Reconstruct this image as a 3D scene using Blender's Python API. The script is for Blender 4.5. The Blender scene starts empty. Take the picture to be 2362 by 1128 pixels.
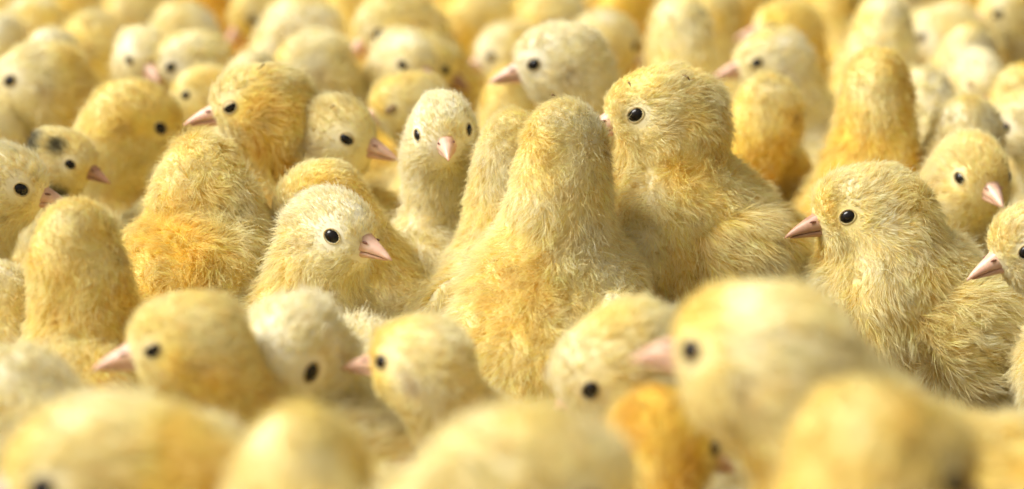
import bpy, math, random
import numpy as np
from mathutils import Matrix, Vector, Euler

sc = bpy.context.scene
COL = sc.collection
MM = 0.001
PI = math.pi

# ------------------------------------------------------------------ camera, sky, sun, exposure
CAM_H, F_PX, W_PX, H_PX = 0.180, 5350.0, 2362.0, 1128.0
PITCH = math.atan(1184.0 / F_PX)
cd = bpy.data.cameras.new('camera'); cam = bpy.data.objects.new('camera', cd); COL.objects.link(cam)
cam.location = (0, 0, CAM_H); cam.rotation_euler = (PI / 2 - PITCH, 0, 0)
cd.sensor_width = 36.0; cd.lens = 36.0 * F_PX / W_PX
cd.clip_start = 0.01; cd.clip_end = 400
cd.dof.use_dof = True; cd.dof.focus_distance = 0.497; cd.dof.aperture_fstop = 10.5
sc.camera = cam

wd = bpy.data.worlds.new('World'); sc.world = wd; wd.use_nodes = True
nt = wd.node_tree; nt.nodes.clear()
sky = nt.nodes.new('ShaderNodeTexSky'); sky.sky_type = 'NISHITA'; sky.sun_disc = False
SUN_EL, SUN_AZ = math.radians(50), math.radians(-98)      # azimuth from +Y (away from the camera), negative to the left
sky.sun_elevation = SUN_EL; sky.sun_rotation = SUN_AZ
sky.dust_density = 6.0; sky.air_density = 1.0; sky.ozone_density = 1.0
hs = nt.nodes.new('ShaderNodeHueSaturation'); hs.inputs['Saturation'].default_value = 0.0
bg = nt.nodes.new('ShaderNodeBackground'); bg.inputs['Strength'].default_value = 0.06
wo = nt.nodes.new('ShaderNodeOutputWorld')
nt.links.new(sky.outputs[0], hs.inputs['Color']); nt.links.new(hs.outputs[0], bg.inputs['Color']); nt.links.new(bg.outputs[0], wo.inputs['Surface'])
sl = bpy.data.lights.new('sun', 'SUN'); sl.energy = 2.7; sl.angle = math.radians(32); sl.color = (1.0, 0.955, 0.875)
sun = bpy.data.objects.new('sun', sl); COL.objects.link(sun)
sd = Vector((math.sin(SUN_AZ) * math.cos(SUN_EL), math.cos(SUN_AZ) * math.cos(SUN_EL), math.sin(SUN_EL)))
sun.rotation_euler = sd.to_track_quat('Z', 'Y').to_euler()

vs = sc.view_settings
sc.display_settings.display_device = 'sRGB'
vs.view_transform = 'Standard'; vs.look = 'None'; vs.gamma = 1.0; vs.use_curve_mapping = False
vs.exposure = 0.72
sc.render.engine = 'CYCLES'
cy = sc.cycles
cy.max_bounces = 10; cy.diffuse_bounces = 6; cy.glossy_bounces = 2; cy.transmission_bounces = 4; cy.transparent_max_bounces = 4
cy.caustics_reflective = False; cy.caustics_refractive = False
cy.use_denoising = True
try: cy.denoiser = 'OPENIMAGEDENOISE'
except Exception: pass
sc.render.film_transparent = False

# ------------------------------------------------------------------ materials
def node_mat(name):
    m = bpy.data.materials.new(name); m.use_nodes = True
    t = m.node_tree; t.nodes.clear()
    o = t.nodes.new('ShaderNodeOutputMaterial')
    return m, t, o

def down_material():
    m, t, o = node_mat('down')
    N, L = t.nodes.new, t.links.new
    at = N('ShaderNodeAttribute'); at.attribute_name = 'down_colour'
    hi = N('ShaderNodeHairInfo')
    # real down: deep yellow at the quill, paler barbs towards the tip
    rc = N('ShaderNodeMix'); rc.data_type = 'RGBA'; rc.blend_type = 'MULTIPLY'; rc.inputs['B'].default_value = (.97, .84, .30, 1)
    rr = N('ShaderNodeMapRange'); rr.inputs['From Min'].default_value = 0.0; rr.inputs['From Max'].default_value = 0.7
    rr.inputs['To Min'].default_value = 0.85; rr.inputs['To Max'].default_value = 0.0
    L(hi.outputs['Intercept'], rr.inputs['Value']); L(rr.outputs['Result'], rc.inputs['Factor']); L(at.outputs['Color'], rc.inputs['A'])
    mr = N('ShaderNodeMapRange'); mr.inputs['From Min'].default_value = 0.0; mr.inputs['From Max'].default_value = 1.0
    mr.inputs['To Min'].default_value = 0.0; mr.inputs['To Max'].default_value = 0.34
    L(hi.outputs['Intercept'], mr.inputs['Value'])
    mx = N('ShaderNodeMix'); mx.data_type = 'RGBA'
    mx.inputs['B'].default_value = (1.0, 0.93, 0.62, 1)
    sp = N('ShaderNodeSeparateColor'); L(at.outputs['Color'], sp.inputs['Color'])
    ml = N('ShaderNodeMath'); ml.operation = 'MULTIPLY'; L(mr.outputs['Result'], ml.inputs[0]); L(sp.outputs[0], ml.inputs[1])
    L(ml.outputs[0], mx.inputs['Factor']); L(rc.outputs['Result'], mx.inputs['A'])
    df = N('ShaderNodeBsdfDiffuse'); tr = N('ShaderNodeBsdfTranslucent'); gl = N('ShaderNodeBsdfGlossy')
    gl.inputs['Roughness'].default_value = 0.45
    L(mx.outputs['Result'], df.inputs['Color']); L(mx.outputs['Result'], tr.inputs['Color'])
    gl.inputs['Color'].default_value = (1, 0.92, 0.68, 1)
    m1 = N('ShaderNodeMixShader'); m1.inputs[0].default_value = 0.35
    m2 = N('ShaderNodeMixShader'); m2.inputs[0].default_value = 0.035
    L(df.outputs[0], m1.inputs[1]); L(tr.outputs[0], m1.inputs[2])
    L(m1.outputs[0], m2.inputs[1]); L(gl.outputs[0], m2.inputs[2]); L(m2.outputs[0], o.inputs['Surface'])
    return m

def skin_material():
    m, t, o = node_mat('chick_skin')
    at = t.nodes.new('ShaderNodeAttribute'); at.attribute_name = 'down_colour'
    b = t.nodes.new('ShaderNodeBsdfPrincipled'); b.inputs['Roughness'].default_value = 0.8
    b.inputs['Specular IOR Level'].default_value = 0.1
    t.links.new(at.outputs['Color'], b.inputs['Base Color']); t.links.new(b.outputs[0], o.inputs['Surface'])
    return m

def horn_material(name, c1, c2, rough, sss=0.25, scale=420):
    m, t, o = node_mat(name)
    N, L = t.nodes.new, t.links.new
    tc = N('ShaderNodeTexCoord'); nz = N('ShaderNodeTexNoise'); nz.inputs['Scale'].default_value = scale
    nz.inputs['Detail'].default_value = 4
    L(tc.outputs['Object'], nz.inputs['Vector'])
    cr = N('ShaderNodeValToRGB'); cr.color_ramp.elements[0].color = (*c1, 1); cr.color_ramp.elements[1].color = (*c2, 1)
    cr.color_ramp.elements[0].position = 0.35; cr.color_ramp.elements[1].position = 0.65
    L(nz.outputs[0], cr.inputs[0])
    b = N('ShaderNodeBsdfPrincipled'); b.inputs['Roughness'].default_value = rough
    b.inputs['Subsurface Weight'].default_value = sss; b.inputs['Subsurface Radius'].default_value = (1, 0.4, 0.2)
    b.inputs['Subsurface Scale'].default_value = 0.0012
    bp = N('ShaderNodeBump'); bp.inputs['Strength'].default_value = 0.25; bp.inputs['Distance'].default_value = 0.0003
    L(nz.outputs[0], bp.inputs['Height']); L(bp.outputs[0], b.inputs['Normal'])
    L(cr.outputs[0], b.inputs['Base Color']); L(b.outputs[0], o.inputs['Surface'])
    return m

M_DOWN = down_material()
M_SKIN = skin_material()
M_BEAK = horn_material('beak_horn', (0.70, 0.42, 0.29), (0.80, 0.54, 0.40), 0.36)
M_BEAK_DARK = horn_material('beak_horn_brown', (0.44, 0.24, 0.15), (0.54, 0.32, 0.20), 0.42)
M_QUILL = horn_material('quill', (0.80, 0.66, 0.34), (0.66, 0.48, 0.20), 0.6, 0.1, 700)
M_FLECK = horn_material('chaff', (0.16, 0.10, 0.035), (0.36, 0.23, 0.08), 0.8, 0, 900)
M_NOSTRIL = horn_material('nostril_skin', (0.16, 0.06, 0.035), (0.24, 0.10, 0.06), 0.6, 0)
M_LID = horn_material('eyelid_skin', (0.50, 0.38, 0.17), (0.64, 0.50, 0.25), 0.75)
M_LEG = horn_material('leg_scales', (0.60, 0.36, 0.16), (0.70, 0.46, 0.22), 0.5, 0.1, 900)
m, t, o = node_mat('eye_black'); M_EYE = m
b = t.nodes.new('ShaderNodeBsdfPrincipled'); b.inputs['Base Color'].default_value = (0.012, 0.009, 0.007, 1)
b.inputs['Roughness'].default_value = 0.07; b.inputs['IOR'].default_value = 1.38
t.links.new(b.outputs[0], o.inputs['Surface'])

def litter_material(name, stops, scale):
    m, t, o = node_mat(name)
    N, L = t.nodes.new, t.links.new
    tc = N('ShaderNodeTexCoord'); nz = N('ShaderNodeTexNoise'); nz.inputs['Scale'].default_value = scale; nz.inputs['Detail'].default_value = 8
    L(tc.outputs['Object'], nz.inputs['Vector'])
    cr = N('ShaderNodeValToRGB')
    cr.color_ramp.elements[0].position = 0.3; cr.color_ramp.elements[1].position = 0.7
    cr.color_ramp.elements[0].color = (*stops[0], 1); cr.color_ramp.elements[1].color = (*stops[1], 1)
    L(nz.outputs[0], cr.inputs[0])
    bp = N('ShaderNodeBump'); bp.inputs['Distance'].default_value = 0.002; L(nz.outputs[0], bp.inputs['Height'])
    b = N('ShaderNodeBsdfPrincipled'); b.inputs['Roughness'].default_value = 0.9
    L(cr.outputs[0], b.inputs['Base Color']); L(bp.outputs[0], b.inputs['Normal']); L(b.outputs[0], o.inputs['Surface'])
    return m

# ------------------------------------------------------------------ mesh helpers
def make_mesh(name, V, F, mat, smooth=True, col=None):
    me = bpy.data.meshes.new(name)
    V = np.asarray(V, np.float32)
    if isinstance(F, np.ndarray) and F.shape[1] == 4:
        n = len(F)
        me.vertices.add(len(V)); me.vertices.foreach_set('co', (V * MM).ravel())
        me.loops.add(4 * n); me.loops.foreach_set('vertex_index', F.ravel().astype(np.int32))
        me.polygons.add(n); me.polygons.foreach_set('loop_start', np.arange(0, 4 * n, 4, dtype=np.int32))
        me.update(calc_edges=True)
    else:
        me.from_pydata((V * MM).tolist(), [], [list(map(int, f)) for f in F]); me.update()
    if smooth: me.polygons.foreach_set('use_smooth', np.ones(len(me.polygons), bool))
    me.materials.append(mat)
    if col is not None:
        a = me.attributes.new('down_colour', 'FLOAT_COLOR', 'POINT')
        c = np.ones((len(V), 4), np.float32); c[:, :3] = col
        a.data.foreach_set('color', c.ravel())
    return me

def link(name, data, parent=None, loc=None, mat4=None):
    o = bpy.data.objects.new(name, data); COL.objects.link(o)
    if parent is not None: o.parent = parent
    if mat4 is not None: o.matrix_local = mat4
    elif loc is not None: o.location = loc
    return o

def loft(rings):
    """rings: list of (n,3) arrays -> closed mesh with capped ends"""
    n = len(rings[0]); V = np.concatenate(rings); F = []
    for i in range(len(rings) - 1):
        for j in range(n):
            F.append((i * n + j, i * n + (j + 1) % n, (i + 1) * n + (j + 1) % n, (i + 1) * n + j))
    F.append(tuple(range(n - 1, -1, -1))); F.append(tuple(range((len(rings) - 1) * n, len(rings) * n)))
    return V, F

def tube(pts, rad, n=8):
    pts = np.asarray(pts, float); rings = []
    for i, p in enumerate(pts):
        d = pts[min(i + 1, len(pts) - 1)] - pts[max(i - 1, 0)]; d /= np.linalg.norm(d) + 1e-9
        a = np.array([0, 0, 1.0]) if abs(d[2]) < 0.9 else np.array([1.0, 0, 0])
        u = np.cross(d, a); u /= np.linalg.norm(u); v = np.cross(d, u)
        th = np.linspace(0, 2 * PI, n, endpoint=False)
        rings.append(p + rad[i] * (np.cos(th)[:, None] * u + np.sin(th)[:, None] * v))
    return loft(rings)

def merge(parts):
    V, F, k = [], [], 0
    for v, f in parts:
        V.append(v); F += [tuple(i + k for i in q) for q in f]; k += len(v)
    return np.concatenate(V), F

def uv_ball(r, n=14, m=10):
    rings = []
    for i in range(1, m):
        ph = PI * i / m; th = np.linspace(0, 2 * PI, n, endpoint=False)
        rings.append(np.stack([np.sin(ph) * np.cos(th) * r[0], np.sin(ph) * np.sin(th) * r[1], -np.cos(ph) * np.ones(n) * r[2]], 1))
    return loft(rings)

def torus(R, r, sy=1.0, n=22, m=8):
    V, F = [], []
    for i in range(n):
        a = 2 * PI * i / n
        for j in range(m):
            b = 2 * PI * j / m
            q = R + r * math.cos(b)
            V.append((q * math.cos(a), q * math.sin(a) * sy, r * 0.9 * math.sin(b)))
    for i in range(n):
        for j in range(m):
            F.append((i * m + j, ((i + 1) % n) * m + j, ((i + 1) % n) * m + (j + 1) % m, i * m + (j + 1) % m))
    return np.array(V), F

def rot(axis, deg):
    return np.array(Matrix.Rotation(math.radians(deg), 3, axis))

def nrm(a):
    return a / (np.linalg.norm(a, axis=-1, keepdims=True) + 1e-9)

_rs = np.random.RandomState(7)
_ND = nrm(_rs.normal(size=(3, 9, 3))) * (0.7 + 0.9 * _rs.rand(3, 9, 1)); _NP = _rs.rand(3, 9) * 6.28
def snoise(P, scale, ch=0, off=0.0):
    q = P / scale
    return np.sin(q @ _ND[ch].T * 2.2 + _NP[ch] + off).sum(1) / 4.0          # about -1..1
def vnoise(P, scale, off=0.0):
    return np.stack([snoise(P, scale, c, off) for c in range(3)], 1)

# ------------------------------------------------------------------ body as a smooth union of ellipsoids
class Field:
    def __init__(self): self.c, self.R, self.r, self.f, self.len, self.reg = [], [], [], [], [], []
    def add(self, c, r, R=None, flow=(-1, 0, -.4), ln=4.0, reg=2):
        self.c.append(np.asarray(c, float)); self.r.append(np.asarray(r, float)); self.R.append(np.eye(3) if R is None else R)
        self.f.append(np.asarray(flow, float)); self.len.append(ln); self.reg.append(reg)
    def dists(self, P):
        D = np.empty((len(self.c), len(P)), np.float32)
        for i in range(len(self.c)):
            q = (P - self.c[i]) @ self.R[i]
            k0 = np.linalg.norm(q / self.r[i], axis=1); k1 = np.linalg.norm(q / self.r[i] ** 2, axis=1) + 1e-9
            D[i] = k0 * (k0 - 1) / k1
        return D
    H = None; off = 0.0; amp = 1.0
    def sdf(self, P, k=1.4):
        D = self.dists(P); m = D.min(0)
        d = m - k * np.log(np.exp(-(D - m) / k).sum(0))
        if self.H is not None:
            h = 1 - np.exp(-(((P - self.H) ** 2).sum(1) / 150.0) ** 2)
            d = d + self.amp * (.25 + h) * snoise(P, 12.0, 2, self.off)
        return d
    def grad(self, P, h=0.25):
        g = np.empty_like(P)
        for a in range(3):
            e = np.zeros(3); e[a] = h
            g[:, a] = (self.sdf(P + e) - self.sdf(P - e)) / (2 * h)
        return g
    def weights(self, P, k=2.5):
        D = self.dists(P); m = D.min(0); w = np.exp(-(D - m) / k); return w / w.sum(0)

def surface_nets(fld, step):
    lo = np.min([c - r.max() for c, r in zip(fld.c, fld.r)], 0) - 2 * step - 2
    hi = np.max([c + r.max() for c, r in zip(fld.c, fld.r)], 0) + 2 * step + 2
    n = np.ceil((hi - lo) / step).astype(int) + 1
    ax = [lo[a] + step * np.arange(n[a]) for a in range(3)]
    G = np.stack(np.meshgrid(*ax, indexing='ij'), -1).reshape(-1, 3)
    d = fld.sdf(G).reshape(n) < 0
    nc = n - 1
    cnt = np.zeros(nc, int)
    for i in (0, 1):
        for j in (0, 1):
            for k in (0, 1):
                cnt += d[i:i + nc[0], j:j + nc[1], k:k + nc[2]]
    mixed = (cnt > 0) & (cnt < 8)
    idx = -np.ones(nc, int); idx[mixed] = np.arange(mixed.sum())
    ijk = np.argwhere(mixed)
    V = lo + step * (ijk + 0.5)
    for _ in range(3):
        g = fld.grad(V, 0.4); s = fld.sdf(V)
        V = V - np.clip(s, -step, step)[:, None] * g / ((g * g).sum(1, keepdims=True) + 1e-6)
    F = []
    for a in range(3):
        b, c = (a + 1) % 3, (a + 2) % 3
        s0 = [slice(None)] * 3; s1 = [slice(None)] * 3
        s0[a] = slice(0, n[a] - 1); s1[a] = slice(1, n[a])
        e = np.argwhere(d[tuple(s0)] != d[tuple(s1)])
        e = e[(e[:, b] > 0) & (e[:, c] > 0) & (e[:, b] < nc[b]) & (e[:, c] < nc[c])]
        inside = d[tuple(e.T)]
        def at(db, dc):
            q = e.copy(); q[:, b] += db; q[:, c] += dc; return idx[tuple(q.T)]
        Q = np.stack([at(-1, -1), at(0, -1), at(0, 0), at(-1, 0)], 1)
        Q[~inside] = Q[~inside][:, ::-1]
        F.append(Q)
    F = np.concatenate(F); F = F[(F >= 0).all(1)]
    return V, F

def sample_surface(V, F, n, rng, dens=None, attr=None):
    """random roots over a quad mesh"""
    F = np.asarray(F)
    T = np.concatenate([F[:, [0, 1, 2]], F[:, [0, 2, 3]]])
    A = 0.5 * np.linalg.norm(np.cross(V[T[:, 1]] - V[T[:, 0]], V[T[:, 2]] - V[T[:, 0]]), axis=1)
    if dens is not None: A = A * dens[T].mean(1)
    p = A / A.sum()
    t = T[rng.choice(len(T), n, p=p)]
    u, v = rng.rand(n, 1), rng.rand(n, 1)
    fl = (u + v) > 1; u = np.where(fl, 1 - u, u); v = np.where(fl, 1 - v, v)
    ip = lambda A: A[t[:, 0]] * (1 - u - v) + A[t[:, 1]] * u + A[t[:, 2]] * v
    return ip(V) if attr is None else (ip(V), nrm(ip(attr)))

def groom(P, Nn, flow, length, col, rng, npts, width, clump, cell, mess, lift):
    n = len(P)
    flow = flow * .8 + mess[:, None] * .8 * vnoise(P, 7.0, rng.rand() * 9) + mess[:, None] * .9 * vnoise(P, 2.3, rng.rand() * 9) + 0.3 * rng.normal(size=(n, 3))
    flow = flow - Nn * (flow * Nn).sum(1, keepdims=True); flow = nrm(flow)
    lf = np.clip(lift + 0.14 * rng.normal(size=(n, 1)), 0.05, 0.95)
    stray = rng.rand(n, 1) < 0.05
    lf = np.where(stray, np.clip(lf + 0.25, 0, 1), lf)
    L = (length * np.clip(1 + .32 * snoise(P, 3.6, 0, rng.rand() * 9) + .25 * snoise(P, 9, 1, rng.rand() * 9), .45, 1.9))[:, None] * (0.65 + 0.55 * rng.rand(n, 1)) * np.where(stray, 1.3, 1.0)
    d0 = nrm(Nn * lf + flow * (1 - lf))
    bend = flow * 0.45 - Nn * 0.22
    curl = rng.normal(size=(n, 3)) * 0.2
    U = np.linspace(0, 1, npts)
    pos = np.empty((n, npts, 3), np.float32)
    for i, u in enumerate(U):
        pos[:, i] = P - Nn * 0.3 + L * (u * d0 + u * u * bend + u * u * curl)
    q = np.floor((P + 0.8 * vnoise(P, 2.0, 3.3)) / cell[:, None]).astype(int)
    q = q - q.min(0); key = (q[:, 0] * 1000 + q[:, 1]) * 1000 + q[:, 2]
    _, inv = np.unique(key, return_inverse=True); inv = inv.ravel(); m = inv.max() + 1
    cnt = np.bincount(inv, minlength=m)
    tip = np.stack([np.bincount(inv, pos[:, -1, a], m) / cnt for a in range(3)], 1)
    cm = np.bincount(inv, cell, m) / cnt
    tip += rng.normal(size=tip.shape) * 0.45 * cm[:, None]
    cs = (clump * np.clip(0.6 + 0.6 * rng.rand(m), 0, 1.0))[inv][:, None]
    cs = np.where(stray, cs * 0.2, cs)
    sh = (tip[inv] - pos[:, -1]) * cs
    for i, u in enumerate(U): pos[:, i] += sh * u ** 1.4
    rad = (width * (0.8 + 0.4 * rng.rand(n, 1)) * np.interp(U, [0, .5, 1], [1, .9, .3])[None]).astype(np.float32)
    tint = 1 + 0.12 * rng.normal(size=(m, 1))[inv] + 0.06 * rng.normal(size=(n, 1))
    warm = (0.5 * rng.normal(size=(m, 1))[inv] + 0.3 * rng.normal(size=(n, 1))) * np.array([[.02, .10, .26]])
    col = np.clip(col * tint * (1 + warm), 0.01, 0.94)
    return pos, rad, col

def make_down(name, parent, pos, rad, col):
    n, k = rad.shape
    cu = bpy.data.hair_curves.new(name)
    cu.add_curves([k] * n)
    cu.attributes['position'].data.foreach_set('vector', (pos * MM).astype(np.float32).ravel())
    a = cu.attributes.get('radius') or cu.attributes.new('radius', 'FLOAT', 'POINT')
    a.data.foreach_set('value', (rad * MM).astype(np.float32).ravel())
    a = cu.attributes.new('down_colour', 'FLOAT_COLOR', 'CURVE')
    c = np.ones((n, 4), np.float32); c[:, :3] = col
    a.data.foreach_set('color', c.ravel())
    cu.materials.append(M_DOWN)
    o = link(name, cu, parent); o['kind'] = 'stuff'
    return o

PAL_T = [0, .33, .66, 1.0]
PAL = np.array([(.945, .88, .65), (.94, .81, .40), (.93, .70, .145), (.885, .54, .035)])
def palette(t):
    t = np.clip(t - .14, 0, 1)
    return np.stack([np.interp(t, PAL_T, PAL[:, a]) for a in range(3)], 1)

LOD = {   # grid step, body hairs, points per hair, radius, wing hairs
    0: (1.8, 72000, 5, .043, 9000),
    1: (2.3, 32000, 4, .07, 3800),
    2: (2.8, 11000, 4, .13, 1300),
}
GROUP = 'day-old chicks crowded together on the barn floor'
placed = []; info = {}

def chick(label, px, py, z, k, haz, hp, baz, tones, lod=2, roll=0, fwd=None, side=0, plump=1.0, beak='pink', closed=False,
          feathers=False, ruff=1.0, lids=0, spots=None, mess=0.5, clump=0.6, patch=0.36, ear=0.5, longer=1.0, drop=0, stand=None):
    """px, py: where the skull's centre is seen; z: its height in mm above the floor (the ray through px, py meets that height);
    k: size; haz/baz: way the head/body faces (0 to the camera, -90 image left, 90 right, 180 away); hp: head pitch, down positive."""
    seed = (len(placed) * 37 + 11) % 9973; rng = np.random.RandomState(seed)
    ry = Vector(((px - W_PX / 2) / F_PX, -(py - H_PX / 2) / F_PX, -1)); ry.rotate(cam.rotation_euler)
    tt = (z * MM - CAM_H) / ry.z; hw = Vector((0, 0, CAM_H)) + ry * tt
    hz = z / k
    up = min(max((hz - 58) / 46, 0), 1)
    if fwd is None: fwd = 37 - 23 * up
    tp = 6 + 42 * up                                     # torso pitch
    zb = (33 + 17 * up) if stand is None else stand
    th = math.radians(baz - 90)
    bx = hw.x - (math.cos(th) * fwd - math.sin(th) * side) * k * MM
    by = hw.y - (math.sin(th) * fwd + math.cos(th) * side) * k * MM
    root = bpy.data.objects.new('chick', None); COL.objects.link(root)
    root.empty_display_size = 0.02
    root.location = (bx, by, 0); root.rotation_euler = (0, 0, th); root.scale = (k, k, k)
    root['label'] = label; root['category'] = 'chick'; root['group'] = GROUP
    placed.append((label, bx, by, hw, k))
    # ---- field
    f = Field()
    Rt = rot('Y', -tp)
    T = np.array([0, 0, zb]); p = plump
    back = Rt @ np.array([-1, 0, -.35]); 
    f.add(T, (30, 20 * p, 21 * p), Rt, back, 3.3 * longer, 2)
    f.add(T + Rt @ np.array([13, 0, 1]), (17, 17.5 * p, 18 * p), Rt, Rt @ np.array([-.6, 0, -.8]), 3.1 * longer, 2)
    f.add(T + Rt @ np.array([-24, 0, 3]), (11, 10, 9), Rt, Rt @ np.array([-1, 0, -.2]), 4.4 * longer, 2)
    for s in (-1, 1):
        f.add((T + Rt @ np.array([-3, s * 11.5 * p, -11])) * np.array([1, 1, 1]), (11, 7.5, 12), Rt, (-.5, 0, -.9), 3.4 * longer, 3)
    H = np.array([fwd, side, hz])
    Rh = rot('Z', haz - baz) @ rot('Y', hp) @ rot('X', roll)
    S = T + Rt @ np.array([17, 0, 9]); E = H + Rh @ np.array([-3.5, 0, -3.5])
    L = np.linalg.norm(E - S); mid = (S + E) / 2 + Rt @ np.array([0.12 * L + 1, 0, 0]) + np.array([-.08 * L, 0, .05 * L])
    nn = 6
    for i in range(nn):
        u = (i + .35) / nn
        c = (1 - u) ** 2 * S + 2 * u * (1 - u) * mid + u * u * E
        tan = nrm(2 * (1 - u) * (mid - S) + 2 * u * (E - mid))
        f.add(c, [np.interp(u, [0, .5, 1], [9.8, 8.1, 7.4]) * ruff] * 3, None, -tan + np.array([0, 0, -.3]), 2.8 * longer, 1)
    Hf = lambda q: H + Rh @ np.asarray(q, float)
    hb = Rh @ np.array([-1, 0, .1])
    f.add(Hf((-.9, 0, .5)), (10.3, 7.1, 8.1), Rh, hb, 1.9, 0)                 # skull
    f.add(Hf((4.5, 0, .1)), (5.2, 4.8, 5.8), Rh, hb, 1.3, 0)               # face
    for s in (-1, 1): f.add(Hf((0.2, s * 2.7, -3.8)), (6.3, 4.0, 4.6), Rh, hb + Rh @ np.array([0, 0, -.5]), 1.8, 0)   # cheeks
    f.add(Hf((2.2, 0, -5.2)), (5.0, 3.0, 2.8), Rh, hb, 1.6, 0)               # chin
    f.H = H; f.off = rng.rand() * 30; f.amp = 1.1 + .5 * mess
    step, nh, npts, wid, nw = LOD[lod]
    V, F = surface_nets(f, step)
    reg = np.array(f.reg); lens = np.array(f.len); flows = np.array(f.f)
    # eyes on the real surface
    eyes = []
    for s in (-1, 1):
        d = nrm(Rh @ np.array([.42, s * 1.0, .10])); o0 = Hf((3.4, 0, .2)); a, bb = 0.0, 14.0
        for _ in range(24):
            mm_ = (a + bb) / 2
            if f.sdf((o0 + d * mm_)[None])[0] < 0: a = mm_
            else: bb = mm_
        e = o0 + d * a; g = nrm(f.grad(e[None])[0]); eyes.append((e, g, s))
    a, bb = 0.0, 20.0; o0 = Hf((4, 0, -1.7)); d = Rh @ np.array([1.0, 0, -.06])
    for _ in range(24):
        mm_ = (a + bb) / 2
        if f.sdf((o0 + d * mm_)[None])[0] < 0: a = mm_
        else: bb = mm_
    BK = o0 + d * (a - 1.5)
    ears = [Hf((-1.3, s * 7.4, -2.3)) for s in (-1, 1)]
    th_, tn_, tb_ = tones
    off = rng.rand() * 40
    def colour(P):
        w = f.weights(P)
        tr = np.array([th_, tn_, tb_, max(tb_ - .1, 0)])[reg]
        t = (w * tr[:, None]).sum(0) + patch * 0.5 * snoise(P, 11, 0, off) + patch * .38 * snoise(P, 4.2, 1, off)
        c = palette(t)
        for e in ears:
            q = np.linalg.norm(P - e, axis=1); m_ = (ear * np.exp(-(q / 1.9) ** 2))[:, None]
            c = c * (1 - m_) + np.array([.34, .22, .10]) * m_
        if spots:
            for sp, rr in spots:
                q = np.linalg.norm(P - Hf(sp), axis=1) + 1.2 * snoise(P, 3.0, 2, off); m_ = np.clip((rr - q) / 3.0 + .5, 0, 1)[:, None]
                c = c * (1 - m_) + np.array([.075, .065, .038]) * m_
        return c
    body = link('body', make_mesh('body', V, F, M_SKIN, True, colour(V) * 0.92), root)
    # ---- down
    w = f.weights(V)
    dens = 1.0 + 0.9 * w[reg == 0].sum(0)
    dens = dens * np.clip(V[:, 2] / 14, .15, 1)
    P = sample_surface(V, F, nh, rng, dens)
    ed = np.min([np.linalg.norm(P - e, axis=1) for e, _, _ in eyes], 0)
    bd = np.linalg.norm(P - BK - Rh @ np.array([1.2, 0, -.6]), axis=1)
    keep = (ed > 1.95) & (bd > 2.35); P = P[keep]; ed = ed[keep]; bd = bd[keep]
    Nn = nrm(f.grad(P)); w = f.weights(P)
    fl = (w[:, :, None] * flows[:, None, :]).sum(0)
    hwt = w[reg == 0].sum(0)[:, None]
    away = nrm(P - BK)
    fl = nrm(fl) * (1 - hwt) + (away * .9 + hb * .3) * hwt
    for e, _, _ in eyes:
        q = np.linalg.norm(P - e, axis=1, keepdims=True)
        fl = fl + nrm(P - e) * 1.1 * np.exp(-(q / 3.0) ** 2)
    Ln = (w * lens[:, None]).sum(0) * np.clip((ed - .6) / 3.4, .38, 1) * np.clip((bd - 1.0) / 4.0, .38, 1)
    lift = np.interp(hwt[:, 0], [0, 1], [.66, .52])[:, None]
    pos, rad, col = groom(P, Nn, fl, Ln, colour(P), rng, npts, wid, clump, np.interp(hwt[:, 0], [0, 1], [.92, .66] if lod < 2 else [1.9, 1.2]), mess * np.interp(hwt[:, 0], [0, 1], [1, .45]), lift)
    make_down('down', body, pos, rad, col)
    # ---- wings
    for s in (-1, 1):
        rings = []; n = 12; axis_pts = []
        for i in range(11):
            t_ = i / 10
            x = 15 - 42 * t_; zz = 6.0 - 8.5 * t_ ** 1.2
            yb = 20 * p * math.sqrt(max(1 - (x / 33) ** 2 * .75 - (zz / 22) ** 2 * .6, .05)) + .4 - 3.0 * math.exp(-(t_ / .13) ** 2)
            hh = np.interp(t_, [0, .12, .35, .7, 1], [3, 8, 11.5, 8, 1.4]); tk = np.interp(t_, [0, .12, .35, .7, 1], [1.4, 3.4, 4.4, 3.0, .8])
            a_ = np.linspace(0, 2 * PI, n, endpoint=False)
            ring = np.stack([np.full(n, x) - 2.0 * np.sin(a_), s * (yb + tk * np.cos(a_)) - s * .09 * hh * np.sin(a_), zz + hh * np.sin(a_)], 1)
            if s < 0: ring = ring[::-1]
            rings.append(T + ring @ Rt.T)
        WV, WF = loft(rings)
        def wcol(P):
            t = tb_ - .06 + patch * .45 * snoise(P, 9, 0, off + 5) + patch * .3 * snoise(P, 3.5, 1, off)
            return palette(t)
        wing = link('wing', make_mesh('wing', WV, WF, M_SKIN, True, wcol(WV) * .92), root)
        Q = np.array([q for q in WF if len(q) == 4])
        cr_ = np.repeat(np.array([q.mean(0) for q in WV.reshape(11, 12, 3)]), 12, 0)
        fn = np.cross(WV[Q[:, 1]] - WV[Q[:, 0]], WV[Q[:, 3]] - WV[Q[:, 0]]); vn = np.zeros_like(WV)
        for c_ in range(4): np.add.at(vn, Q[:, c_], fn)
        vn = nrm(vn); vn *= np.sign((vn * (WV - cr_)).sum(1, keepdims=True)); 
        dv = np.clip((vn @ Rt)[:, 1] * s + .75, .05, 1)
        WP, WN = sample_surface(WV, Q, nw, rng, dv, vn)
        wf = np.repeat((Rt @ np.array([-1, s * .05, -.32]))[None], len(WP), 0)
        pos, rad, col = groom(WP, WN, wf, np.full(len(WP), 3.8 * longer), wcol(WP), rng, npts, wid * 1.05, clump + .1, np.full(len(WP), 0.9 if lod < 2 else 2.2), np.full(len(WP), mess * .5), np.full((len(WP), 1), .46))
        make_down('wing_down', wing, pos, rad, col)
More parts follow.
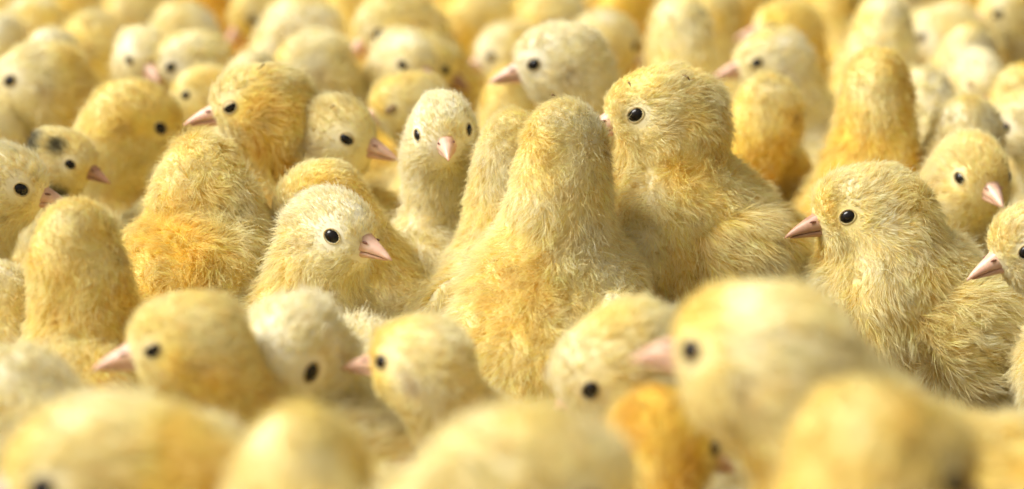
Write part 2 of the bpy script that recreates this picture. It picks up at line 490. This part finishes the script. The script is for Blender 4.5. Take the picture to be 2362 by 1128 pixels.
        if feathers:
            for i in range(7):
                u = i / 6
                st = np.array([6 - 22 * u, s * (23.5 * p - 4.0 * u * u), 3.0 - 6.5 * u]); dr = nrm(np.array([-1, -s * .10, -.42 + .05 * rng.normal()]))
                sd_ = nrm(np.cross(dr, [0, s, 0])); ln_ = 9.5 + 2 * rng.rand(); FV = []; FF = []
                for k_, e in enumerate(np.linspace(0, 1, 6)):
                    ww = .95 * math.sin(PI * (.12 + .86 * e)) + .05; cpt = st + dr * ln_ * e + np.array([0, s * (.7 + 1.0 * math.sin(PI * e)), 0])
                    FV += [cpt - sd_ * ww, cpt + np.array([0, s * .22, 0]), cpt + sd_ * ww, cpt - np.array([0, s * .12, 0])]
                    if k_: b_ = 4 * (k_ - 1); FF += [(b_ + j, b_ + (j + 1) % 4, b_ + 4 + (j + 1) % 4, b_ + 4 + j) for j in range(4)]
                link('flight_feather', make_mesh('flight_feather', T + np.array(FV) @ Rt.T, FF, M_QUILL), wing)
    # ---- eyes
    for e, g, s in eyes:
        zx = Rh @ np.array([.93, 0, -.36]); xa = nrm(zx - g * (zx @ g)); ya = np.cross(g, xa)
        M = Matrix(np.stack([xa, ya, g], 1).tolist()).to_4x4()
        M.translation = Vector((e - g * .55) * MM)
        ev = link('eye', make_mesh('eye', *uv_ball((1.75, 1.42, 1.05 if not closed else .9)), M_LID if closed else M_EYE), root, mat4=M)
        lv, lf_ = torus(1.80, .17, .82)
        if closed:
            sv, sf = tube([(x, -.15 + .09 * x * x, .86 - .12 * x * x) for x in np.linspace(-1.6, 1.6, 7)], [.12, .26, .32, .34, .32, .26, .12], 6)
            link('eye_slit', make_mesh('eye_slit', sv, sf, M_NOSTRIL), ev)
        link('eyelid', make_mesh('eyelid', lv, lf_, M_LID), ev, loc=(0, 0, .5 * MM))
        if lids and not closed:
            LV, LF = [], []
            for a_ in np.linspace(-.97, .97, 9):
                q = math.sqrt(1 - a_ * a_)
                for b_ in np.linspace(0, 1, 5):
                    y_ = q * (lids + (1 - lids) * b_) * .995; LV.append((a_ * 1.86, -s * y_ * 1.53, 1.15 * math.sqrt(max(1 - a_ * a_ - y_ * y_, 0))))
            for i in range(8):
                for j in range(4): LF.append((i * 5 + j, i * 5 + j + 1, i * 5 + j + 6, i * 5 + j + 5))
            link('upper_lid', make_mesh('upper_lid', LV, LF, M_LID), ev)
    # ---- beak
    M = Matrix(Rh.tolist()).to_4x4(); M.translation = Vector(BK * MM)
    mat = M_BEAK if beak == 'pink' else M_BEAK_DARK
    def mandible(upper):
        rings = []; Lk = 8.4 if upper else 7.2
        for i in range(11):
            t_ = i / 10; q = max(1 - t_, 0.0)
            hw_ = (3.1 if upper else 2.85) * q ** .85 + .12
            hh = ((3.9 * q ** .82 + .25) if upper else (1.9 * q ** .8 + .15))
            zc = -1.5 * t_ ** 2.4 if upper else -.5 - 1.0 * t_ ** 2
            a_ = np.linspace(0, PI, 8); b_ = np.linspace(PI, 2 * PI, 6)[1:-1]
            bump = 0.42 * math.exp(-((t_ - .30) / .14) ** 2) if upper else 0
            yy = np.concatenate([np.cos(a_), np.cos(b_)]) * hw_; sg = np.concatenate([np.sin(a_) ** .9, np.sin(b_) * .16])
            zz = zc + sg * hh * (1 if upper else -1) + bump * np.concatenate([np.exp(-((np.abs(np.cos(a_)) - .55) / .3) ** 2), np.zeros(4)])
            ring = np.stack([np.full(12, -2.0 + (Lk + 2.0) * t_), yy, zz], 1)
            if upper: ring = ring[::-1]
            rings.append(ring)
        return loft(rings)
    bk = link('beak', make_mesh('beak', *mandible(True), mat), root, mat4=M)
    link('lower_mandible', make_mesh('lower_mandible', *mandible(False), mat), bk)
    mr_ = []
    for i in range(8):
        t_ = i / 7; q = 1 - t_; hw_ = 2.75 * q ** .85 + .02; a_ = np.linspace(0, 2 * PI, 8, endpoint=False)
        mr_.append(np.stack([np.full(8, -2.0 + 8.6 * t_), np.cos(a_) * hw_, -.25 - 1.15 * t_ ** 2.2 + np.sin(a_) * .34], 1))
    link('mouth', make_mesh('mouth', *loft(mr_), M_NOSTRIL), bk)
    for s in (-1, 1):
        link('nostril', make_mesh('nostril', *uv_ball((.75, .22, .26), 8, 6), M_NOSTRIL), bk, loc=Vector((2.5, s * 1.85, 1.6)) * MM)
    # ---- legs
    for s in (-1, 1):
        hip = T + Rt @ np.array([-3, s * 10.5 * p, -18]); ank = np.array([2.0, s * 10.5, 3.2])
        hip[2] = max(hip[2], 7.0); knee = np.array([hip[0] - 3, hip[1], (hip[2] + ank[2]) * .55])
        lg = link('leg', make_mesh('leg', *tube([hip, knee, ank * [1, 1, .9], ank * [1, 1, .4]], [2.2, 1.9, 1.7, 1.5]), M_LEG), root)
        toes = [tube([ank * [1, 1, .5], ank * [1, 1, .4] + [d_ * math.cos(a_) * .5, d_ * math.sin(a_) * .5, 0], [ank[0] + d_ * math.cos(a_), ank[1] + d_ * math.sin(a_), .7]], [1.4, 1.15, .55], 6)
                for d_, a_ in ((15, 0), (12.5, .55), (12.5, -.55), (6, PI))]
        link('foot', make_mesh('foot', *merge(toes), M_LEG), lg)
    info[label] = (f, H, Rh, root, k)
    return root

# ------------------------------------------------------------------ ground
g = make_mesh('ground', [(-60000, -20000, 0), (60000, -20000, 0), (60000, 150000, 0), (-60000, 150000, 0)], [(0, 1, 2, 3)],
              litter_material('litter', [(.10, .065, .028), (.30, .21, .10)], 160), False)
go = link('ground', g); go['kind'] = 'structure'
rng = np.random.RandomState(3); SV, SF = [], []
for i in range(9000):
    c = np.array([rng.uniform(-330, 330), rng.uniform(210, 1250), rng.uniform(.6, 3.0)])
    a = rng.uniform(0, 2 * PI); l, w = rng.uniform(2, 7), rng.uniform(.6, 2.2)
    u = np.array([math.cos(a), math.sin(a), rng.uniform(-.25, .25)]); v = np.array([-math.sin(a), math.cos(a), rng.uniform(-.3, .3)])
    n_ = np.cross(u, v); q = len(SV)
    for e in (-1, -.3, .4, 1):
        for sg in (-1, 1):
            pnt = c + u * l * e + v * w * sg + n_ * (1 - e * e) * l * .18; pnt[2] = max(pnt[2], .25); SV.append(pnt)
    SF += [(q, q + 2, q + 3, q + 1), (q + 2, q + 4, q + 5, q + 3), (q + 4, q + 6, q + 7, q + 5)]
so = link('wood_shavings', make_mesh('wood_shavings', SV, SF, litter_material('shavings', [(.34, .22, .09), (.58, .42, .20)], 30), False))
so['kind'] = 'stuff'

# ------------------------------------------------------------------ the chicks (label, px, py, z, size, head azimuth, head pitch, body azimuth, tones head/neck/body)
C = chick
#@@TABLE
# sharp band
C('yellow chick right of centre in profile, black eye beside the back-turned chick it leans over', 1522, 255, 97, 1.1, -84, 6, -62, (.52, .55, .52), 0, fwd=11, stand=54, lids=.8, mess=.6)
C('tall cream chick at the centre seen from behind with its neck stretched up', 1308, 330, 94, 1.06, 170, 20, 150, (.38, .42, .46), 0, fwd=13, stand=47)
C('cream chick seen from behind, half hidden to the left of the tall back-turned one', 1186, 345, 88, .98, 175, 15, 165, (.3, .36, .3), 0, fwd=13)
C('whitish chick with a slim head staring straight into the camera', 1024, 300, 91, .95, 4, 3, 10, (.03, .03, .06), 0, roll=6, ruff=.93, lids=.8, fwd=14)
C('pale cream chick left of centre looking right with its pink beak turned to the camera', 766, 531, 76, 1.03, 50, 2, 62, (.08, .3, .16), 0, fwd=19)
C('yellow chick bending its head behind the pale chick, beak pointing down at the left', 726, 462, 77, .92, -98, 36, -80, (.45, .5, .42), 0)
C('ruffled yellow chick with ragged crown holding its long beak over the orange back of another', 594, 240, 93, 1.06, -84, 4, -75, (.46, .66, .52), 0, lids=.3, ruff=1.14, mess=.65, clump=.75)
C('cream chick looking right with dark eye and pink beak, its cheek against the ruffled chick', 768, 308, 86, 1.0, 72, 8, 60, (.36, .42, .35), 0, lids=.55)
C('orange chick seen from behind with fluffed square neck below the ruffled chick beak', 468, 412, 82, 1.1, 172, 25, 168, (.5, .64, .55), 0, fwd=11, stand=47, ruff=1.1, mess=.8)
C('yellow chick dozing with bowed head beneath the ruffled chick beak tip', 315, 270, 82, 1.08, 98, 26, 60, (.52, .5, .3), 1)
C('pale chick at the left edge with pink beak touching the back-turned neck below', 6, 424, 80, 1.0, 86, 8, 80, (.22, .28, .3), 0)
C('stout yellow chick at the left seen from behind with a ragged crown', 178, 566, 80, 1.0, 176, 20, 178, (.52, .58, .5), 0, fwd=12, stand=40, ruff=1.05)
C('white chick with black spots on its head and a short brown beak', 148, 365, 80, .78, 68, 12, 70, (.36, .2, .05), 0, beak='brown',
  spots=[((-9, -4, 3), 5.0), ((1, -5.5, 5), 2.0), ((-1, -4.5, -8), 5.0)])
C('cream chick whose back alone shows between the orange and the stout back-turned chick', 420, 520, 62, .95, 140, 15, 110, (.3, .3, .22), 0, feathers=True)
C('ragged damp chick at the right with dark beak in profile and streaky wing', 1998, 485, 77, 1.05, -80, 6, -68, (.38, .5, .4), 0, fwd=17, stand=45, feathers=True, mess=.8, clump=.74, beak='brown', longer=1.05)
C('yellow chick near the right edge facing the camera with both eyes showing', 2248, 402, 76, 1.03, 12, 4, 10, (.42, .4, .36), 0, lids=.75)
C('chick cut by the right edge with its pink beak poking into view', 2398, 556, 76, 1.0, -76, 14, -70, (.3, .2, .15), 0)
C('cream chick with a round smooth head turned away above the one facing the camera', 2240, 300, 81, 1.0, 150, 10, 160, (.22, .28, .24), 1)
C('tall orange chick on the right seen from behind, neck raised like a bottle', 2025, 192, 93, 1.02, 176, 18, 172, (.48, .7, .5), 1, fwd=13)
C('yellow chick with an orange cheek, head turned away behind the big profile chick', 1780, 255, 84, 1.05, 150, 25, 120, (.4, .8, .5), 1)
C('low chick with a dark beak tip tucked behind the profile chick back', 1785, 400, 66, .92, -75, 20, -60, (.5, .6, .5), 1, beak='brown')
# front, out of focus
C('yellow chick at lower left facing left with pale beak, a little out of focus', 430, 790, 76, .98, -82, 4, -62, (.48, .56, .4), 0, lids=.5)
C('white chick in the foreground bowing its pink beak behind a round yellow back', 664, 816, 70, 1.12, -16, 18, -10, (0, 0, .02), 1)
C('ragged chick in the foreground with small pale beak facing left between blurred backs', 972, 834, 71, .92, -112, 0, -76, (.42, .5, .4), 1, mess=.8, clump=.75, ear=.8)
C('cream chick in the foreground with bowed head and big blurred eye', 1422, 838, 71, 1.08, -82, 34, -60, (.3, .3, .3), 1)
C('large blurred yellow chick in the right foreground facing left', 1752, 810, 90, 1.25, -118, 0, -85, (.5, .48, .42), 1)
C('blurred yellow chick at the lower right with dark brown beak pointing right', 2055, 1062, 86, 1.12, 100, 20, 165, (.55, .55, .5), 1, beak='brown')
C('blurred round-headed chick low in the foreground seen from behind', 700, 1098, 80, 1.08, 170, 30, 172, (.5, .5, .5), 1)
C('big blurred cream chick at the bottom centre facing right with brown beak', 1240, 1115, 82, 1.25, 84, 10, 80, (.36, .42, .4), 1, beak='brown')
C('blurred orange chick squeezed between two big foreground chicks', 1540, 1010, 66, .95, 120, 20, 150, (.74, .8, .78), 1)
C('blurred chick at the bottom left corner facing left with pinkish beak', 225, 1090, 78, 1.2, -84, 6, -75, (.5, .5, .46), 1)
C('blurred cream back at the left edge above the corner chick', 60, 930, 66, 1.1, 160, 20, -120, (.14, .12, .1), 1)
C('blurred yellowish chick cut by the left edge below the pale one', -10, 700, 66, 1.0, 165, 20, 170, (.3, .35, .4), 1)
C('blurred cream chick cut by the bottom right corner', 2350, 1085, 68, 1.0, 170, 10, 175, (.16, .18, .2), 1)
C('blurred cream back between the corner chick and the round-headed one', 470, 1085, 70, 1.0, 150, 20, 160, (.2, .22, .25), 1)
# behind, out of focus, left to right
C('large yellow chick at upper left in profile with a big black eye', 85, 180, 85, 1.14, -82, 4, -40, (.4, .55, .5), 1)
C('pale yellow chick seen from behind above the big-eyed one at upper left', 120, 130, 88, .95, 170, 14, 150, (.36, .5, .4), 2)
C('greyish cream back cut by the left edge under the big-eyed chick', 15, 285, 72, 1.0, 160, 12, 140, (.2, .2, .18), 1)
C('yellow chick bowing its dark face right behind the two facing chicks', 235, 105, 84, 1.05, 95, 40, 80, (.52, .6, .55), 2)
C('pale chick facing the camera, its beak next to another chick eye', 325, 128, 88, .92, 28, 12, 20, (.22, .25, .28), 2)
C('cream chick with orange neck patch facing left beside the pale frontal one', 432, 140, 87, .95, -74, 16, -85, (.28, .72, .4), 2)
C('small buff chick peeping left below the pair of facing chicks', 465, 212, 82, .8, -78, 8, -70, (.45, .4, .4), 1)
C('whitish crown of a chick right behind the ruffled one', 585, 185, 86, .9, 160, 5, 160, (.1, .14, .14), 1)
C('pale chick bowing right so its long shaded face shows behind the orange-necked one', 440, 75, 83, 1.05, 98, 42, 80, (.28, .35, .35), 2)
C('yellow chick with a folded orange wing near the top left corner', 70, 55, 84, 1.0, -100, 25, -95, (.45, .6, .6), 2)
C('greyish chick cut by the left edge near the top', 0, 90, 82, .95, 170, 10, 170, (.25, .3, .3), 2)
C('buff chick facing left with bowed head in the second row behind the ruffled one', 712, 150, 86, 1.06, -84, 20, -85, (.46, .52, .45), 1)
C('tall pale chick bowing its beak right toward the chick at the top', 705, 62, 90, 1.1, 86, 22, 60, (.2, .28, .28), 2)
C('yellow chick at the top facing left with head lowered to a pale neighbour', 900, 55, 92, 1.15, -66, 26, -80, (.46, .6, .62), 2)
C('cream chick looking right past a dark-beaked neighbour behind the staring chick', 936, 138, 87, .95, 40, 12, 50, (.24, .26, .28), 1)
C('shadowy chick with long brown beak pointing right behind the cream one', 985, 145, 82, .95, 92, 22, 90, (.6, .6, .5), 2, beak='brown')
C('drowsy chick with nearly closed eye left of the staring chick', 935, 240, 82, .92, -72, 10, -75, (.34, .3, .3), 1, closed=True)
C('whitish chick with bright pink beak in clean profile behind the centre', 1285, 142, 95, 1.12, -86, 6, -75, (.05, .12, .2), 1)
C('yellow round back between the staring chick and the white profile one', 1178, 225, 80, .88, 178, 40, 178, (.42, .5, .55), 1)
C('small whitish chick peering out behind the tall back-turned neck', 1365, 215, 78, .8, 160, 10, 150, (.05, .06, .06), 1)
C('pale orange-backed chick behind the white profile one', 1400, 95, 84, 1.05, 120, 20, 100, (.3, .5, .5), 2)
C('shaded cream chick leaning left just behind the white profile one', 1165, 120, 76, 1.0, -80, 14, -85, (.32, .34, .3), 2)
C('orange chick bowing its dark face toward the top centre', 1120, 38, 84, 1.08, 95, 40, 110, (.5, .8, .7), 2)
C('cream chick bowing its dark face right at the top centre', 1290, 45, 84, 1.05, 95, 38, 80, (.34, .5, .45), 2)
C('bright orange chick at the top behind the cream one', 1455, 25, 84, 1.05, 130, 30, 120, (.75, .88, .8), 2)
C('tall cream chick seen from behind at the top right of centre', 1568, 60, 92, 1.12, 176, 15, 170, (.25, .4, .4), 2)
C('pale yellow chick at the top behind the tall cream back', 1655, 25, 84, 1.0, 150, 20, 150, (.55, .6, .6), 2)
C('pale chick looking left with pinkish face over the orange-cheeked one', 1775, 140, 86, 1.05, -76, 4, -60, (.3, .4, .4), 2)
C('yellow chick with folded wing facing left in the upper right', 1810, 65, 86, 1.02, -78, 0, -80, (.5, .75, .55), 2)
C('tall greyish chick back at the top right', 2035, 60, 92, 1.1, 176, 14, 172, (.3, .4, .35), 2)
C('yellow chick at the top right with a bright orange wing spot', 2170, 75, 82, 1.05, -100, 15, -95, (.3, .7, .5), 2)
C('chick at the top right corner in profile with grey eye', 2325, 28, 88, 1.05, -80, 4, -60, (.5, .55, .55), 2)
C('sleepy small chick facing the camera below the right corner, beak down', 2262, 175, 80, .85, 14, 26, 10, (.25, .28, .3), 2, closed=True)
C('yellow chick cut by the right edge beside the sleepy one', 2360, 215, 78, .95, 150, 10, 150, (.5, .5, .5), 2)
C('cream chick cut by the right edge with a pink beak tip showing', 2375, 280, 80, .95, -110, 20, -110, (.1, .1, .1), 1)
C('pale curved back beside the tall orange back-turned chick', 2130, 235, 82, 1.05, 172, 12, 165, (.24, .26, .26), 2)
C('cream back behind the tall orange chick near the upper right', 2235, 120, 80, 1.0, 160, 15, 150, (.3, .3, .3), 2)
# farthest rows
rngf = random.Random(5)
far = [('orange chick at the far top left beyond the bowed pale one', 470, 5, .9), ('pale far chick at the top left behind the dark-faced ones', 320, 20, .3),
       ('buff far chick at the top left corner', 150, 8, .5), ('cream far chick left of centre at the top edge', 600, 22, .3),
       ('brownish yellow far chick beside the tall pale one', 690, -8, .6), ('shaded orange far chick right of the lowered head at the top', 1035, 15, .75),
       ('far yellow chick at the top centre between dark faces', 1225, -10, .5), ('far cream chick at the top right of centre', 1370, -8, .4),
       ('far orange chick behind the tall cream back', 1600, -35, .7), ('far yellow chick above the folded-wing chick', 1740, -12, .6),
       ('far buff chick above the tall greyish back', 1930, -5, .5), ('far pale chick near the top right corner', 2110, -15, .35),
       ('far yellow chick at the top right between pale ones', 2230, -12, .55), ('far cream chick at the extreme top left', 30, -15, .4),
       ('shadowy buff far chick between the bowing pale one and the lowered yellow head', 812, 12, .5), ('far pale chick left of the tall cream back at the top', 1500, -25, .4)]
for lab, fx, fy, tn in far:
    C(lab, fx, fy, 86, rngf.uniform(.92, 1.1), rngf.choice([-90, 90, 170, -60, 40]), rngf.choice([0, 15, 32]), rngf.choice([-90, 90, 170, 140]), (tn + .15, tn + .2, tn + .2), 2)

# ------------------------------------------------------------------ bits of chaff lying in the down
def fleck(key, direction, label, size=1.5, ang=0.5, lift=1.3):
    f, H, Rh, root, k = next(v for kk, v in info.items() if kk.startswith(key))
    bpy.context.view_layer.update()
    d = nrm(Rh @ np.asarray(direction, float)); a, bb = 0.0, 30.0
    for _ in range(26):
        mm_ = (a + bb) / 2
        if f.sdf((H + d * mm_)[None])[0] < 0: a = mm_
        else: bb = mm_
    pt = H + d * a; g = nrm(f.grad(pt[None])[0]); pt = pt + g * lift
    x = nrm(np.cross(g, [0.3, .8, .2])); y = np.cross(g, x); x, y = x * math.cos(ang) + y * math.sin(ang), y * math.cos(ang) - x * math.sin(ang)
    pts = [pt - x * size, pt - x * size * .3 + g * .25, pt + x * size * .4 + g * .3 + y * .3, pt + x * size + y * .5]
    V, F = tube(pts, [.08, .2, .24, .06], 6)
    V = V - pt
    o = link('chaff_fleck', make_mesh('chaff_fleck', V, F, M_FLECK))
    o.matrix_world = root.matrix_world @ Matrix.Translation(Vector(pt * MM))
    o['label'] = label; o['category'] = 'chaff'; o['group'] = 'flecks of chaff caught in the down'
fleck('yellow chick right of centre', (.75, .45, .8), 'tiny dark fleck caught on the forehead of the yellow chick right of centre', 0.66, .9, 1.1)
fleck('yellow chick right of centre', (-.6, .5, .75), 'thin brown fleck on the crown of the yellow chick right of centre', 0.96, 2.4, 1.1)
fleck('tall cream chick at the centre', (-.35, .3, .9), 'brown fleck on top of the tall cream back-turned head', 0.72, .3, 1.1)
fleck('cream chick looking right with dark eye', (.1, -.5, .8), 'olive fleck on the crown of the cream chick looking right', 0.66, 1.2, 1.1)
fleck('stout yellow chick', (-.5, .1, .85), 'dark crumb on the ragged crown of the stout back-turned chick', 0.96, .2, 1.1)
fleck('ruffled yellow chick', (-.2, .35, .9), 'brown wisp lying across the crown of the ruffled chick', 1.44, 1.0, 1.1)
